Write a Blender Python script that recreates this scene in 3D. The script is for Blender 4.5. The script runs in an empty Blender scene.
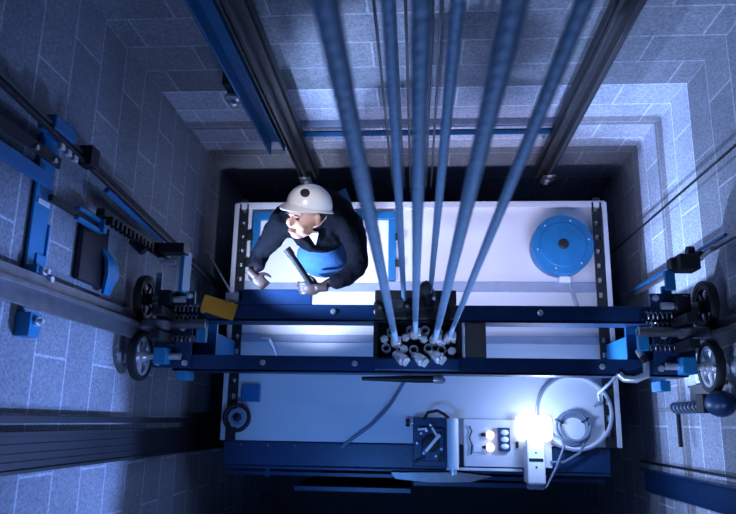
import bpy, bmesh, math, random
from mathutils import Vector, Matrix
random.seed(4)
S = bpy.context.scene
COL = S.collection
PI = math.pi
# ---------------------------------------------------------------- camera
CAMZ = 5.4
F = 685.0
dn = Vector((49, -165, -F)).normalized()          # straight down, in camera axes
yy = Vector((51, 2857, -F)); yy = (yy - dn * yy.dot(dn)).normalized()
xx = yy.cross(-dn)
cam_d = bpy.data.cameras.new('camera'); cam = bpy.data.objects.new('camera', cam_d); COL.objects.link(cam)
cam.matrix_world = Matrix.Translation((0, 0, CAMZ)) @ Matrix((xx, yy, -dn)).to_4x4()
cam_d.sensor_width = 36; cam_d.lens = F / 736 * 36; cam_d.clip_start = 0.02
cam_d.dof.use_dof = True; cam_d.dof.focus_distance = 4.3; cam_d.dof.aperture_fstop = 2.8
S.camera = cam
# ---------------------------------------------------------------- world, lights, exposure
S.view_settings.view_transform = 'Standard'; S.view_settings.look = 'None'
S.view_settings.gamma = 1; S.view_settings.use_curve_mapping = False
S.view_settings.exposure = 0.0
w = bpy.data.worlds.new('world'); S.world = w; w.use_nodes = True
w.node_tree.nodes['Background'].inputs[0].default_value = (0.10, 0.20, 0.45, 1)
w.node_tree.nodes['Background'].inputs[1].default_value = 0.06
def lamp(name, kind, loc, to, energy, color, size=0.1, spot=60, blend=0.5, sy=None):
    d = bpy.data.lights.new(name, kind); o = bpy.data.objects.new(name, d); COL.objects.link(o)
    o.location = loc; d.energy = energy; d.color = color
    if to is not None:
        o.rotation_euler = (Vector(to) - Vector(loc)).to_track_quat('-Z', 'Y').to_euler()
    if kind == 'AREA':
        d.size = size
        if sy: d.shape = 'RECTANGLE'; d.size_y = sy
    else: d.shadow_soft_size = size
    if kind == 'SPOT': d.spot_size = math.radians(spot); d.spot_blend = blend
    return o
BLUE = (0.22, 0.38, 1.0); COOL = (0.38, 0.55, 1.0); WARM = (1.0, 0.72, 0.42)
lamp('work_light', 'POINT', (0.90, 0.0, 0.42), None, 12, COOL, 0.06)
lamp('right_wall_light', 'SPOT', (0.62, -0.10, 0.30), (1.8, 1.35, 1.05), 210, COOL, 0.03, 74, 0.6)
_a = lamp('rear_roof_fill', 'AREA', (0.25, 0.80, 0.97), (0.25, 1.45, 0.15), 11, (0.64, 0.66, 1.0), 1.9, sy=0.06); _a.data.spread = math.radians(105)  # unseen fill added to brighten the rear roof, no fixture there
lamp('left_wall_light', 'SPOT', (0.7, -0.8, 0.9), (-1.8, -0.25, 2.15), 400, BLUE, 0.05, 48, 0.5)
lamp('left_low_light', 'SPOT', (-0.3, -0.75, 1.5), (-1.8, 0.70, 2.2), 75, BLUE, 0.05, 50, 0.6)
lamp('right_low_light', 'SPOT', (-0.3, -0.8, 1.1), (1.8, 0.15, 0.75), 90, COOL, 0.05, 44, 0.6)  # extra unseen light for the lower right wall
lamp('rear_wall_light', 'SPOT', (-1.25, 0.55, 1.65), (0.7, 2.3, 0.95), 190, COOL, 0.04, 78, 0.5)
lamp('upper_wall_fill', 'AREA', (0.0, -0.8, 2.9), (0.0, 2.2, 2.3), 14, (0.30, 0.49, 1.0), 0.7)  # unseen area fill added for the upper walls, no shaft lamp there
lamp('front_light', 'SPOT', (-0.5, -0.75, 2.2), (-0.35, 0.0, 0), 75, (0.06, 0.30, 1.0), 0.1, 66, 0.7)  # unseen blue fill added to tint the front of the roof
lamp('hat_light', 'SPOT', (-0.45, 1.1, 3.1), (-0.64, 1.19, 1.66), 62, (0.9, 0.88, 1.0), 0.05, 13, 0.5)  # added spot that brightens the hat, without a fixture
lamp('hitch_light', 'SPOT', (0.35, -0.85, 1.7), (0.02, 0.47, 1.5), 110, COOL, 0.03, 34, 0.7)  # added for highlights on the hitch and lower ropes
lamp('hatch_light', 'SPOT', (-0.88, 0.74, 1.08), (-0.78, 1.25, 0.0), 85, (0.6, 0.7, 1.0), 0.05, 78, 0.6)  # added to brighten the hatch panel; no lamp hangs here
lamp('right_end_light', 'SPOT', (0.7, -0.8, 2.3), (1.5, 0.5, 1.2), 60, COOL, 0.03, 30, 0.6)  # unseen spot added for the right roller guide
lamp('left_end_light', 'SPOT', (-0.6, -0.8, 2.3), (-1.55, 0.5, 1.2), 22, COOL, 0.03, 26, 0.6)  # dimmer unseen spot added for the left roller guide
lamp('face_light', 'SPOT', (-1.12, 0.40, 1.42), (-0.70, 1.10, 1.57), 11, WARM, 0.03, 26, 0.5)

# ---------------------------------------------------------------- materials
def nodes_of(name):
    m = bpy.data.materials.new(name); m.use_nodes = True
    nt = m.node_tree; return m, nt, nt.nodes['Principled BSDF']
def mat(name, col, rough=0.5, metal=0.0, var=0.25, scale=14, bump=0.15, spec=0.5, coat=0):
    m, nt, b = nodes_of(name)
    tc = nt.nodes.new('ShaderNodeTexCoord'); no = nt.nodes.new('ShaderNodeTexNoise')
    no.inputs['Scale'].default_value = scale; no.inputs['Detail'].default_value = 6
    nt.links.new(tc.outputs['Object'], no.inputs['Vector'])
    mx = nt.nodes.new('ShaderNodeMix'); mx.data_type = 'RGBA'
    mx.inputs[6].default_value = (*[c * (1 - var) for c in col], 1)
    mx.inputs[7].default_value = (*[min(1, c * (1 + var)) for c in col], 1)
    nt.links.new(no.outputs['Fac'], mx.inputs[0]); nt.links.new(mx.outputs[2], b.inputs['Base Color'])
    b.inputs['Roughness'].default_value = rough; b.inputs['Metallic'].default_value = metal
    b.inputs['Specular IOR Level'].default_value = spec
    b.inputs['Coat Weight'].default_value = coat
    if bump:
        bp = nt.nodes.new('ShaderNodeBump'); bp.inputs['Strength'].default_value = bump; bp.inputs['Distance'].default_value = 0.01
        nt.links.new(no.outputs['Fac'], bp.inputs['Height']); nt.links.new(bp.outputs['Normal'], b.inputs['Normal'])
    return m
M = {}
M['navy'] = mat('navy_paint', (0.008, 0.04, 0.12), 0.38)
M['blue'] = mat('blue_paint', (0.012, 0.15, 0.36), 0.4)
M['bright'] = mat('bright_blue_paint', (0.012, 0.22, 0.46), 0.42)
M['roof'] = mat('white_roof_paint', (0.72, 0.73, 0.78), 0.32, var=0.06, scale=3, bump=0.03)
M['rib'] = mat('grey_blue_rib', (0.30, 0.36, 0.48), 0.4)
M['white'] = mat('white_plastic', (0.82, 0.84, 0.88), 0.35, var=0.04, bump=0)
M['steel'] = mat('machined_steel', (0.74, 0.76, 0.80), 0.30, 0.55, var=0.15)
M['rail'] = mat('oily_rail_steel', (0.22, 0.22, 0.235), 0.38, 0.75, var=0.35)
M['old'] = mat('weathered_rail_steel', (0.10, 0.10, 0.11), 0.42, 0.6, var=0.35)
M['dark'] = mat('dark_iron', (0.018, 0.02, 0.026), 0.5, 0.3)
M['black'] = mat('black_rubber', (0.012, 0.012, 0.014), 0.6)
M['rope'] = mat('wire_rope', (0.34, 0.54, 0.80), 0.55, 0.25, var=0.35, scale=60, bump=0.3)
M['thin'] = mat('thin_wire', (0.10, 0.12, 0.15), 0.4, 0.7)
M['brown'] = mat('brown_grey_plate', (0.13, 0.11, 0.10), 0.6)
M['yellow'] = mat('yellow_paint', (1.0, 0.38, 0.02), 0.45)
M['cable'] = mat('grey_cable', (0.16, 0.21, 0.30), 0.5, bump=0)
M['jacket'] = mat('dark_jacket_cloth', (0.005, 0.006, 0.010), 0.9, var=0.6, scale=30, bump=0.6, spec=0.15)
M['shirt'] = mat('blue_work_cloth', (0.05, 0.17, 0.40), 0.85, scale=30, bump=0.5)
M['skin'] = mat('skin', (0.62, 0.34, 0.22), 0.5, var=0.08, bump=0)
M['glove'] = mat('grimy_skin', (0.26, 0.15, 0.11), 0.6, var=0.3, scale=40, bump=0.1)
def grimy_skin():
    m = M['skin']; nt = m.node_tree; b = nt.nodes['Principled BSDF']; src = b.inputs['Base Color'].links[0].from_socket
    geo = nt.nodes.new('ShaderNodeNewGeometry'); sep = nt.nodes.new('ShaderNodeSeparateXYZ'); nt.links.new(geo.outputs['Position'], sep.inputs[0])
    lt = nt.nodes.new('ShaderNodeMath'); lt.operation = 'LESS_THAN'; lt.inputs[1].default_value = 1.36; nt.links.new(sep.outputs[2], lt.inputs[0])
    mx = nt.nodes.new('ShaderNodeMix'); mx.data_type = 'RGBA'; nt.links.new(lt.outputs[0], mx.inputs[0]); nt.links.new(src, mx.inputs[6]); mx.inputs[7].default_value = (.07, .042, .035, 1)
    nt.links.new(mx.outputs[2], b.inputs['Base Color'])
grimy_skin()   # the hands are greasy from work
M['hat'] = mat('white_hard_hat', (0.80, 0.80, 0.78), 0.28, var=0.03, bump=0, coat=0.4)
M['hair'] = mat('dark_hair', (0.02, 0.014, 0.01), 0.7)
M['eye'] = mat('dark_eye', (0.02, 0.015, 0.012), 0.2, bump=0, var=0)
M['lip'] = mat('lip', (0.42, 0.17, 0.13), 0.5, bump=0)
def glow(name, col, e):
    m, nt, b = nodes_of(name); b.inputs['Base Color'].default_value = (*col, 1)
    b.inputs['Emission Color'].default_value = (*col, 1); b.inputs['Emission Strength'].default_value = e; return m
M['lens'] = glow('lit_lamp_lens', (0.85, 0.92, 1.0), 3)
M['led'] = glow('lit_button', (0.95, 0.85, 0.95), 1.6)

def block_mat(name, axis):
    """painted concrete blocks; axis = wall's horizontal axis. A paler band of three courses at car roof height has lamplight put into its colour."""
    m, nt, b = nodes_of(name); N = nt.nodes.new; L = nt.links.new
    geo = N('ShaderNodeNewGeometry'); sep = N('ShaderNodeSeparateXYZ'); L(geo.outputs['Position'], sep.inputs[0])
    cmb = N('ShaderNodeCombineXYZ'); L(sep.outputs[axis], cmb.inputs[0])
    ad = N('ShaderNodeMath'); ad.operation = 'ADD'; ad.inputs[1].default_value = 29.85; L(sep.outputs[2], ad.inputs[0]); L(ad.outputs[0], cmb.inputs[1])
    br = N('ShaderNodeTexBrick'); L(cmb.outputs[0], br.inputs['Vector'])
    br.offset = 0.5; br.inputs['Scale'].default_value = 1; br.inputs['Brick Width'].default_value = 0.56; br.inputs['Row Height'].default_value = 0.30
    br.inputs['Mortar Size'].default_value = 0.008; br.inputs['Mortar Smooth'].default_value = 0.3; br.inputs['Bias'].default_value = 0
    br.inputs['Color1'].default_value = (0.26, 0.28, 0.33, 1); br.inputs['Color2'].default_value = (0.34, 0.36, 0.41, 1)
    br.inputs['Mortar'].default_value = (0.52, 0.55, 0.62, 1)
    no = N('ShaderNodeTexNoise'); no.inputs['Scale'].default_value = 70; no.inputs['Detail'].default_value = 4; L(geo.outputs['Position'], no.inputs['Vector'])
    n2 = N('ShaderNodeTexNoise'); n2.inputs['Scale'].default_value = 2.2; n2.inputs['Detail'].default_value = 3; L(geo.outputs['Position'], n2.inputs['Vector'])
    def mixc(kind, fac, a, bb):
        x = N('ShaderNodeMix'); x.data_type = 'RGBA'; x.blend_type = kind
        for s, v in ((0, fac), (6, a), (7, bb)):
            if hasattr(v, 'is_linked'): L(v, x.inputs[s])
            else: x.inputs[s].default_value = v
        return x.outputs[2]
    ramp = N('ShaderNodeValToRGB'); ramp.color_ramp.elements[0].color = (0.55,) * 3 + (1,); ramp.color_ramp.elements[1].color = (1.35,) * 3 + (1,)
    ramp.color_ramp.elements[0].position = .3; ramp.color_ramp.elements[1].position = .7
    L(no.outputs['Fac'], ramp.inputs[0])
    c = mixc('MULTIPLY', 0.75, br.outputs['Color'], ramp.outputs[0])
    r2 = N('ShaderNodeValToRGB'); r2.color_ramp.elements[0].color = (0.7,) * 3 + (1,); r2.color_ramp.elements[1].color = (1.2,) * 3 + (1,)
    L(n2.outputs['Fac'], r2.inputs[0]); c = mixc('MULTIPLY', 0.8, c, r2.outputs[0])
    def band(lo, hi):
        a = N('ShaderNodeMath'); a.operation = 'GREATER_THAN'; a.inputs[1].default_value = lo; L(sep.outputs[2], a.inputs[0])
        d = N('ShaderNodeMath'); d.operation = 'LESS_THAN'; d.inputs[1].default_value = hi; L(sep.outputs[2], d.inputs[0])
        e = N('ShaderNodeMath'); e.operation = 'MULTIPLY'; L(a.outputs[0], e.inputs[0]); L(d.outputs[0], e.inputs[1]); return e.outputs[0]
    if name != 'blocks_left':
        c = mixc('MULTIPLY', band(-0.02, 1.05), c, (2.3, 2.3, 2.35, 1))  # lit band painted in; its lower edge stands for the car roof's shadow line
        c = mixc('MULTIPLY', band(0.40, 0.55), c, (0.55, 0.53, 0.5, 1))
    L(c, b.inputs['Base Color']); b.inputs['Roughness'].default_value = 0.85
    bp = N('ShaderNodeBump'); bp.inputs['Strength'].default_value = 0.5; bp.inputs['Distance'].default_value = 0.01
    h = N('ShaderNodeMath'); h.operation = 'SUBTRACT'; L(no.outputs['Fac'], h.inputs[0]); L(br.outputs['Fac'], h.inputs[1])
    L(h.outputs[0], bp.inputs['Height']); L(bp.outputs['Normal'], b.inputs['Normal'])
    return m

# ---------------------------------------------------------------- mesh helpers
def box(bm, lo, hi, rot=None, piv=None, bevel=0):
    lo = Vector(lo); hi = Vector(hi)
    r = bmesh.ops.create_cube(bm, size=1); vs = r['verts']
    for v in vs: v.co = Vector(((v.co.x + .5) * (hi.x - lo.x) + lo.x, (v.co.y + .5) * (hi.y - lo.y) + lo.y, (v.co.z + .5) * (hi.z - lo.z) + lo.z))
    if bevel:
        es = list({e for v in vs for e in v.link_edges})
        q = bmesh.ops.bevel(bm, geom=es, offset=bevel, segments=2, affect='EDGES', profile=0.5)
        vs = list({v for f in q['faces'] for v in f.verts} | {v for v in vs if v.is_valid})
    if rot is not None:
        p = Vector(piv) if piv is not None else (lo + hi) / 2
        for v in vs: v.co = p + rot @ (v.co - p)
    return vs
def tube(bm, pts, r, n=12, r2=None, cap=True):
    pts = [Vector(p) for p in pts]; rings = []
    m = len(pts); up = None
    for i, p in enumerate(pts):
        t = (pts[min(i + 1, m - 1)] - pts[max(i - 1, 0)]).normalized()
        if up is None:
            up = Vector((0, 0, 1)) if abs(t.z) < 0.9 else Vector((1, 0, 0))
        a = (up - t * up.dot(t)).normalized(); up = a; b2 = t.cross(a)
        rr = r if r2 is None else r + (r2 - r) * i / (m - 1)
        if isinstance(r, (list, tuple)): rr = r[i]
        rings.append([bm.verts.new(p + (a * math.cos(2 * PI * k / n) + b2 * math.sin(2 * PI * k / n)) * rr) for k in range(n)])
    for A, B in zip(rings, rings[1:]):
        for k in range(n): bm.faces.new((A[k], A[(k + 1) % n], B[(k + 1) % n], B[k]))
    if cap: bm.faces.new(rings[0][::-1]); bm.faces.new(rings[-1])
def ring(bm, c, axis, R, r, n=36, m=10, sx=1.0):
    """torus"""
    c = Vector(c); ax = Vector(axis).normalized()
    u = ax.orthogonal().normalized(); v = ax.cross(u); rr = []
    for i in range(n):
        d = u * math.cos(2 * PI * i / n) + v * math.sin(2 * PI * i / n)
        rr.append([bm.verts.new(c + d * (R + r * math.cos(2 * PI * k / m)) + ax * r * sx * math.sin(2 * PI * k / m)) for k in range(m)])
    for i in range(n):
        A, B = rr[i], rr[(i + 1) % n]
        for k in range(m): bm.faces.new((A[k], A[(k + 1) % m], B[(k + 1) % m], B[k]))
def lathe(bm, c, axis, prof, n=32):
    """prof: list of (radius, along-axis)"""
    c = Vector(c); ax = Vector(axis).normalized(); u = ax.orthogonal().normalized(); v = ax.cross(u); rr = []
    for (r, h) in prof:
        if r < 1e-6: rr.append([bm.verts.new(c + ax * h)])
        else: rr.append([bm.verts.new(c + ax * h + (u * math.cos(2 * PI * k / n) + v * math.sin(2 * PI * k / n)) * r) for k in range(n)])
    for A, B in zip(rr, rr[1:]):
        for k in range(n):
            f = [A[k % len(A)], A[(k + 1) % len(A)], B[(k + 1) % len(B)], B[k % len(B)]]
            f = list(dict.fromkeys(f))
            if len(f) > 2: bm.faces.new(f)
def blob(bm, c, s, rot=None, u=20, v=14):
    r = bmesh.ops.create_uvsphere(bm, u_segments=u, v_segments=v, radius=1)
    for x in r['verts']:
        p = Vector((x.co.x * s[0], x.co.y * s[1], x.co.z * s[2]))
        if rot: p = rot @ p
        x.co = p + Vector(c)
    return r['verts']
def obj(name, bm, m, parent=None, smooth=False, bevel=0, loc=None):
    me = bpy.data.meshes.new(name); bmesh.ops.recalc_face_normals(bm, faces=bm.faces[:])
    if loc is not None:
        bmesh.ops.translate(bm, verts=bm.verts[:], vec=-Vector(loc))
    bm.to_mesh(me); bm.free(); o = bpy.data.objects.new(name, me); COL.objects.link(o)
    me.materials.append(M[m] if isinstance(m, str) else m)
    if loc is not None: o.location = loc
    if smooth:
        for p in me.polygons: p.use_smooth = True
        me.set_sharp_from_angle(angle=math.radians(38))
    if bevel:
        b = o.modifiers.new('bevel', 'BEVEL'); b.width = bevel; b.segments = 2; b.limit_method = 'ANGLE'
    if parent is not None: o.parent = parent
    return o
def B(*boxes):
    bm = bmesh.new()
    for b in boxes: box(bm, *b)
    return bm
def thing(name, label, cat, loc=(0, 0, 0), group=None):
    o = bpy.data.objects.new(name, None); COL.objects.link(o); o.location = loc; o.empty_display_size = .1
    return tag(o, label, cat, group)
def tag(o, label, cat, group=None):
    o['label'] = label; o['category'] = cat
    if group: o['group'] = group
    return o
def struct(name, bm, m):
    o = obj(name, bm, m); o['kind'] = 'structure'; return o
def local(o, root):  # keep a world-built mesh in place under an empty
    o.parent = root; o.matrix_parent_inverse = Matrix.Translation(-Vector(root.location)); return o
def part(name, bm, m, root, **k):
    o = obj(name, bm, m, **k)
    r = root; off = Vector((0, 0, 0))
    while r is not None: off += Vector(r.location); r = r.parent
    o.parent = root; o.location = Vector(o.location) - off
    return o

# ---------------------------------------------------------------- the shaft
ZB, ZT = -4.0, 7.6
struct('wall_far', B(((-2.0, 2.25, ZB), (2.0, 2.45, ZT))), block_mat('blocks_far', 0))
struct('wall_left', B(((-2.01, -1.2, ZB), (-1.81, 2.25, ZT))), block_mat('blocks_left', 1))
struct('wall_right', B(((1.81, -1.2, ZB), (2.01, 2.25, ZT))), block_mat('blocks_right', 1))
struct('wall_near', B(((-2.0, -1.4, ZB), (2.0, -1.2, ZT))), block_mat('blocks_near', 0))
M['slab'] = mat('grimy_concrete', (0.12, 0.12, 0.13), 0.9, scale=5)
struct('floor', B(((-2.0, -1.4, ZB - .2), (2.0, 2.45, ZB))), 'slab')
struct('ceiling', B(((-2.0, -1.4, ZT), (2.0, 2.45, ZT + .2))), 'slab')

# ---------------------------------------------------------------- the car
car = thing('elevator_car', 'large blue elevator car seen from above with white painted roof', 'elevator car', (0, 0.8, 0))
part('cabin', B(((-1.42, -.14, -2.4), (1.42, 1.72, -.05))), 'navy', car, bevel=.01)
part('roof_panel', B(((-1.45, -.16, -.05), (1.45, 1.745, 0))), 'roof', car, bevel=.004)
part('roof_rib', B(((-1.40, 1.01, 0), (1.40, 1.09, .025))), 'rib', car, bevel=.003)
part('roof_rib', B(((-1.40, .60, 0), (1.40, .66, .025))), 'rib', car, bevel=.003)
part('rear_edge_strip', B(((-1.50, 1.70, 0), (1.50, 1.745, .045)), ((-1.5, 1.745, -.06), (1.5, 1.752, .045))), 'roof', car, bevel=.003)
for s in (-1, 1):
    bm = bmesh.new(); a, b_ = sorted((s * 1.455, s * 1.47)); c, d_ = sorted((s * 1.395, s * 1.41)); e0, e1 = sorted((s * 1.395, s * 1.47))
    box(bm, (a, -.16, .03), (b_, 1.74, .045)); box(bm, (c, -.16, .03), (d_, 1.74, .045))
    for k in range(17):
        y0 = -.16 + k * .1165; box(bm, (e0 + .01, y0, .03), (e1 - .01, y0 + .075, .044))
    part('slotted_angle', bm, 'dark', car)
    a, b_ = sorted((s * 1.475, s * 1.51))
    part('side_flange', B(((a, -.16, -.08), (b_, 1.74, .055))), 'roof', car, bevel=.003)
part('front_header', B(((-1.50, -.345, -.28), (1.44, -.165, -.03))), 'navy', car, bevel=.008)
part('header_rail', B(((-1.49, -.37, -.07), (1.44, -.35, -.045)), ((-1.49, -.43, -.26), (1.44, -.40, -.22)), ((-1.2, -.44, -.30), (-1.16, -.34, -.20)), ((.9, -.44, -.30), (.94, -.34, -.20))), 'navy', car, bevel=.003)
part('door_panel', B(((-1.0, -.56, -2.4), (-.05, -.52, -.4)), ((-.03, -.50, -2.4), (.95, -.46, -.4))), 'navy', car, bevel=.004)
for k in range(14):
    bm = bmesh.new(); lathe(bm, (-1.36 + k * .21, -.195, -.03), (0, 0, 1), [(.008, 0), (.008, .008), (0, .010)], 8); part('bolt', bm, 'rail', car)

# raised hatch cover with blue frame, behind the crosshead
h = thing('roof_hatch', 'white hatch panel in a blue frame that the worker stands on', 'hatch', (-.76, 1.34, 0))
part('hatch_panel', B(((-1.29, 1.08, .002), (-.23, 1.60, .03))), 'white', h, bevel=.004)
part('hatch_frame', B(((-1.35, 1.60, .002), (-.17, 1.665, .06)), ((-1.35, 1.095, .002), (-1.29, 1.60, .06)), ((-.23, 1.095, .002), (-.17, 1.60, .06))), 'blue', h, bevel=.006)
for y in (1.2, 1.42):
    bm = bmesh.new(); box(bm, (-.175, y, .055), (-.13, y + .06, .075)); part('hinge', bm, 'dark', h, bevel=.003)
    bm = bmesh.new(); box(bm, (-1.39, y, .055), (-1.34, y + .06, .075)); part('hinge', bm, 'dark', h, bevel=.003)

# ---------------------------------------------------------------- crosshead
ch = thing('crosshead', 'long dark blue twin channel crosshead spanning above the car roof', 'crosshead', (0, .5, 1.0))
def channel(y0, y1, x0, x1, z1=1.19, hgt=.2, web='near'):
    yw = (y0, y0 + .014)
    return B(((x0, *yw[:1], z1 - hgt), (x1, yw[1], z1)), ((x0, y0, z1 - .014), (x1, y1, z1)), ((x0, y0, z1 - hgt), (x1, y1, z1 - hgt + .014)))
part('channel_beam', channel(.60, .705, -1.52, 1.60), 'navy', ch, bevel=.003)
part('channel_beam', channel(.285, .385, -1.52, 1.60), 'navy', ch, bevel=.003)
for s in (-1, 1):
    x0, x1 = sorted((s * 1.30, s * 1.44))
    part('end_plate', B(((x0, .29, 1.0), (x1, .70, 1.03))), 'blue', ch, bevel=.004)
    x0, x1 = sorted((s * 1.44, s * 1.50))
    part('stile', B(((x0, .385, .0), (x1, .60, 1.17)), ((x0, .40, 1.02), (x1 , .59, 1.175))), 'blue', ch, bevel=.004)
part('raised_pad', B(((-1.13, .705, 1.15), (-.66, .80, 1.20))), 'navy', ch, bevel=.006)
for i, (x, y) in enumerate([(-.52, .66), (-.25, .66), (-.95, .34), (-.38, .34), (-.12, .34), (.75, .66), (1.1, .34), (-1.35, .66)]):
    bm = bmesh.new(); lathe(bm, (x, y, 1.19), (0, 0, 1), [(.019, 0), (.019, .012), (.012, .018), (0, .018)], 6); part('bolt', bm, 'steel', ch)
# hitch plate between the channels
ht = thing('rope_hitch', 'black hitch block between the crosshead channels where all ropes end', 'hitch', (0, .5, 1.1))
part('hitch_plate', B(((-.27, .386, 1.03), (.27, .598, 1.07)), ((-.27, .386, 1.07), (-.24, .598, 1.17)), ((.24, .386, 1.07), (.27, .598, 1.17))), 'black', ht, bevel=.004)
part('rear_block', B(((-.26, .61, 1.192), (.24, .79, 1.24)), ((-.26, .71, 1.08), (.24, .79, 1.192))), 'black', ht, bevel=.008)
part('front_block', B(((-.26, .30, 1.195), (.255, .37, 1.24))), 'navy', ht, bevel=.006)
sp = [(-.19, .44), (-.10, .44), (-.02, .43), (.07, .44), (.15, .43), (-.16, .54), (-.04, .55), (.05, .55), (.13, .54), (.20, .50)]
for (x, y) in sp:
    bm = bmesh.new(); pts = []
    for k in range(61):
        a = k / 60 * 2 * PI * 5; pts.append((x + .024 * math.cos(a), y + .024 * math.sin(a), 1.072 + .13 * k / 60))
    tube(bm, pts, .005, 6); part('spring', bm, 'steel', ht, smooth=True)
for (x, y) in [(-.135, .40), (-.02, .395), (.085, .41)]:
    ax = Vector((.62, -.45, .55)).normalized(); bm = bmesh.new()
    lathe(bm, (x, y, 1.19), ax, [(0, 0), (.024, 0), (.024, .03), (.034, .035), (.036, .085), (.028, .095), (.028, .11), (0, .112)], 16); part('rod_end', bm, 'steel', ht, smooth=True)
for (x, y) in [(-.20, .49), (-.07, .50), (.04, .49), (.15, .47), (.21, .42), (-.08, .43)]:
    bm = bmesh.new(); lathe(bm, (x, y, 1.07), (0, 0, 1), [(0, 0), (.011, 0), (.011, .13), (.026, .13), (.026, .155), (.012, .156), (.012, .19), (0, .19)], 6); part('rod_nut', bm, 'steel', ht)
bp_ = tag(obj('spacer_block', B(((.30, .386, 1.05), (.42, .598, 1.185))), 'brown', bevel=.004), 'brown grey flat block filling the crosshead gap right of the ropes', 'block')
tag(obj('spacer_plate', B(((.275, .39, 1.05), (.287, .595, 1.19))), 'white', bevel=.002), 'thin white upright plate beside the brown grey block', 'plate')

# hoist ropes
LEAN = (.0062, .0095, .0051, -.0013, .0021, .0030)   # the ropes fan a little towards the sheave
ropes = [(-.128, .47, .0165, 'leftmost thick hoist rope, running to the left front socket', 1.27),
         (-.080, .71, .0135, 'thin rear hoist rope second from left, behind the hitch', 1.24),
         (-.012, .52, .0145, 'middle hoist rope rising almost straight up the picture', 1.27),
         (.075, .72, .0135, 'thin rear hoist rope with a tall dark thimble, fourth from left', 1.45),
         (.108, .485, .0165, 'thick hoist rope fifth from left, leaning right', 1.27),
         (.192, .50, .0125, 'rightmost hoist rope, running to the right front socket', 1.27)]
for i, (x, y, r, lab, zs) in enumerate(ropes):
    rt = thing('hoist_rope', lab, 'rope', (x, y, 1.1), 'hoist ropes')
    bm = bmesh.new()
    # six-strand lay built as a fluted twisted section
    nz = 420; n = 18; rings = []
    for k in range(nz + 1):
        z = 1.12 + (ZT - 1.12) * (k / nz) ** 1.0; tw = k * .42
        lx = LEAN[i] * (z - 1.2)
        rings.append([bm.verts.new((x + lx + math.cos(2 * PI * j / n + tw) * r * (1 + .04 * math.cos(6 * 2 * PI * j / n)), y + math.sin(2 * PI * j / n + tw) * r * (1 + .04 * math.cos(6 * 2 * PI * j / n)), z)) for j in range(n)])
    for A, Bq in zip(rings, rings[1:]):
        for j in range(n): bm.faces.new((A[j], A[(j + 1) % n], Bq[(j + 1) % n], Bq[j]))
    part('wire_strand', bm, 'rope', rt, smooth=True)
    bm = bmesh.new(); lathe(bm, (x, y, 1.19), (0, 0, 1), [(.0, .0), (.034, .0), (.034, .03), (.022, .05), (.024, zs - 1.19), (.030, zs - 1.15), (.026, zs - 1.09), (.016, zs - 1.05)], 16)
    part('socket', bm, 'steel' if i in (0, 2, 4, 5) else 'dark', rt, smooth=True)
    bm = bmesh.new(); ring(bm, (x + .016, y - .01, zs + .04), (1, .3, .3), .024, .006, 20, 8); part('clamp', bm, 'steel', rt, smooth=True)
    if i in (0, 2, 4, 5):
        bm = bmesh.new(); box(bm, (x + .012, y - .03, zs + .10), (x + .035, y + .015, zs + .135), bevel=.004); tube(bm, [(x + .024, y - .03, zs + .118), (x + .024, y - .05, zs + .118)], .007, 8); part('rope_clip', bm, 'steel', rt)
    if i in (1, 3):
        bm = bmesh.new(); box(bm, (x - .035, y - .015, zs + .02), (x - .012, y + .02, zs + .34 if i == 3 else zs + .16), bevel=.008)
        lathe(bm, (x - .03, y - .02, zs + (.36 if i == 3 else .18)), (0, -.5, 1), [(0, 0), (.03, .0), (.034, .02), (.03, .045), (0, .05)], 16)
        part('thimble', bm, 'black', rt, smooth=True)
    if i == 0:
        bm = bmesh.new(); tube(bm, [(x - .05, y + .16, 1.25), (x - .07, y + .17, 1.4), (x - .085, y + .18, 1.5)], .014, 10); blob(bm, (x - .09, y + .18, 1.52), (.03, .03, .03))
        part('thimble', bm, 'black', rt, smooth=True)
for i, (x, lab) in enumerate([(-.207, 'leftmost thin counterweight rope behind the car'), (-.111, 'thin counterweight rope second from left, behind the car'), (-.056, 'thin counterweight rope third from left, behind the middle hoist rope'),
              (.074, 'thin counterweight rope fourth from left, behind the car'), (.118, 'thin counterweight rope fifth from left, behind the car'), (.172, 'rightmost thin counterweight rope behind the car')]):
    bm = bmesh.new(); tube(bm, [(x, 1.95, ZT), (x, 1.95, -3.9)], .0085, 10); tag(obj('counterweight_rope', bm, 'thin', smooth=True), lab, 'rope', 'counterweight ropes')

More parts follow.
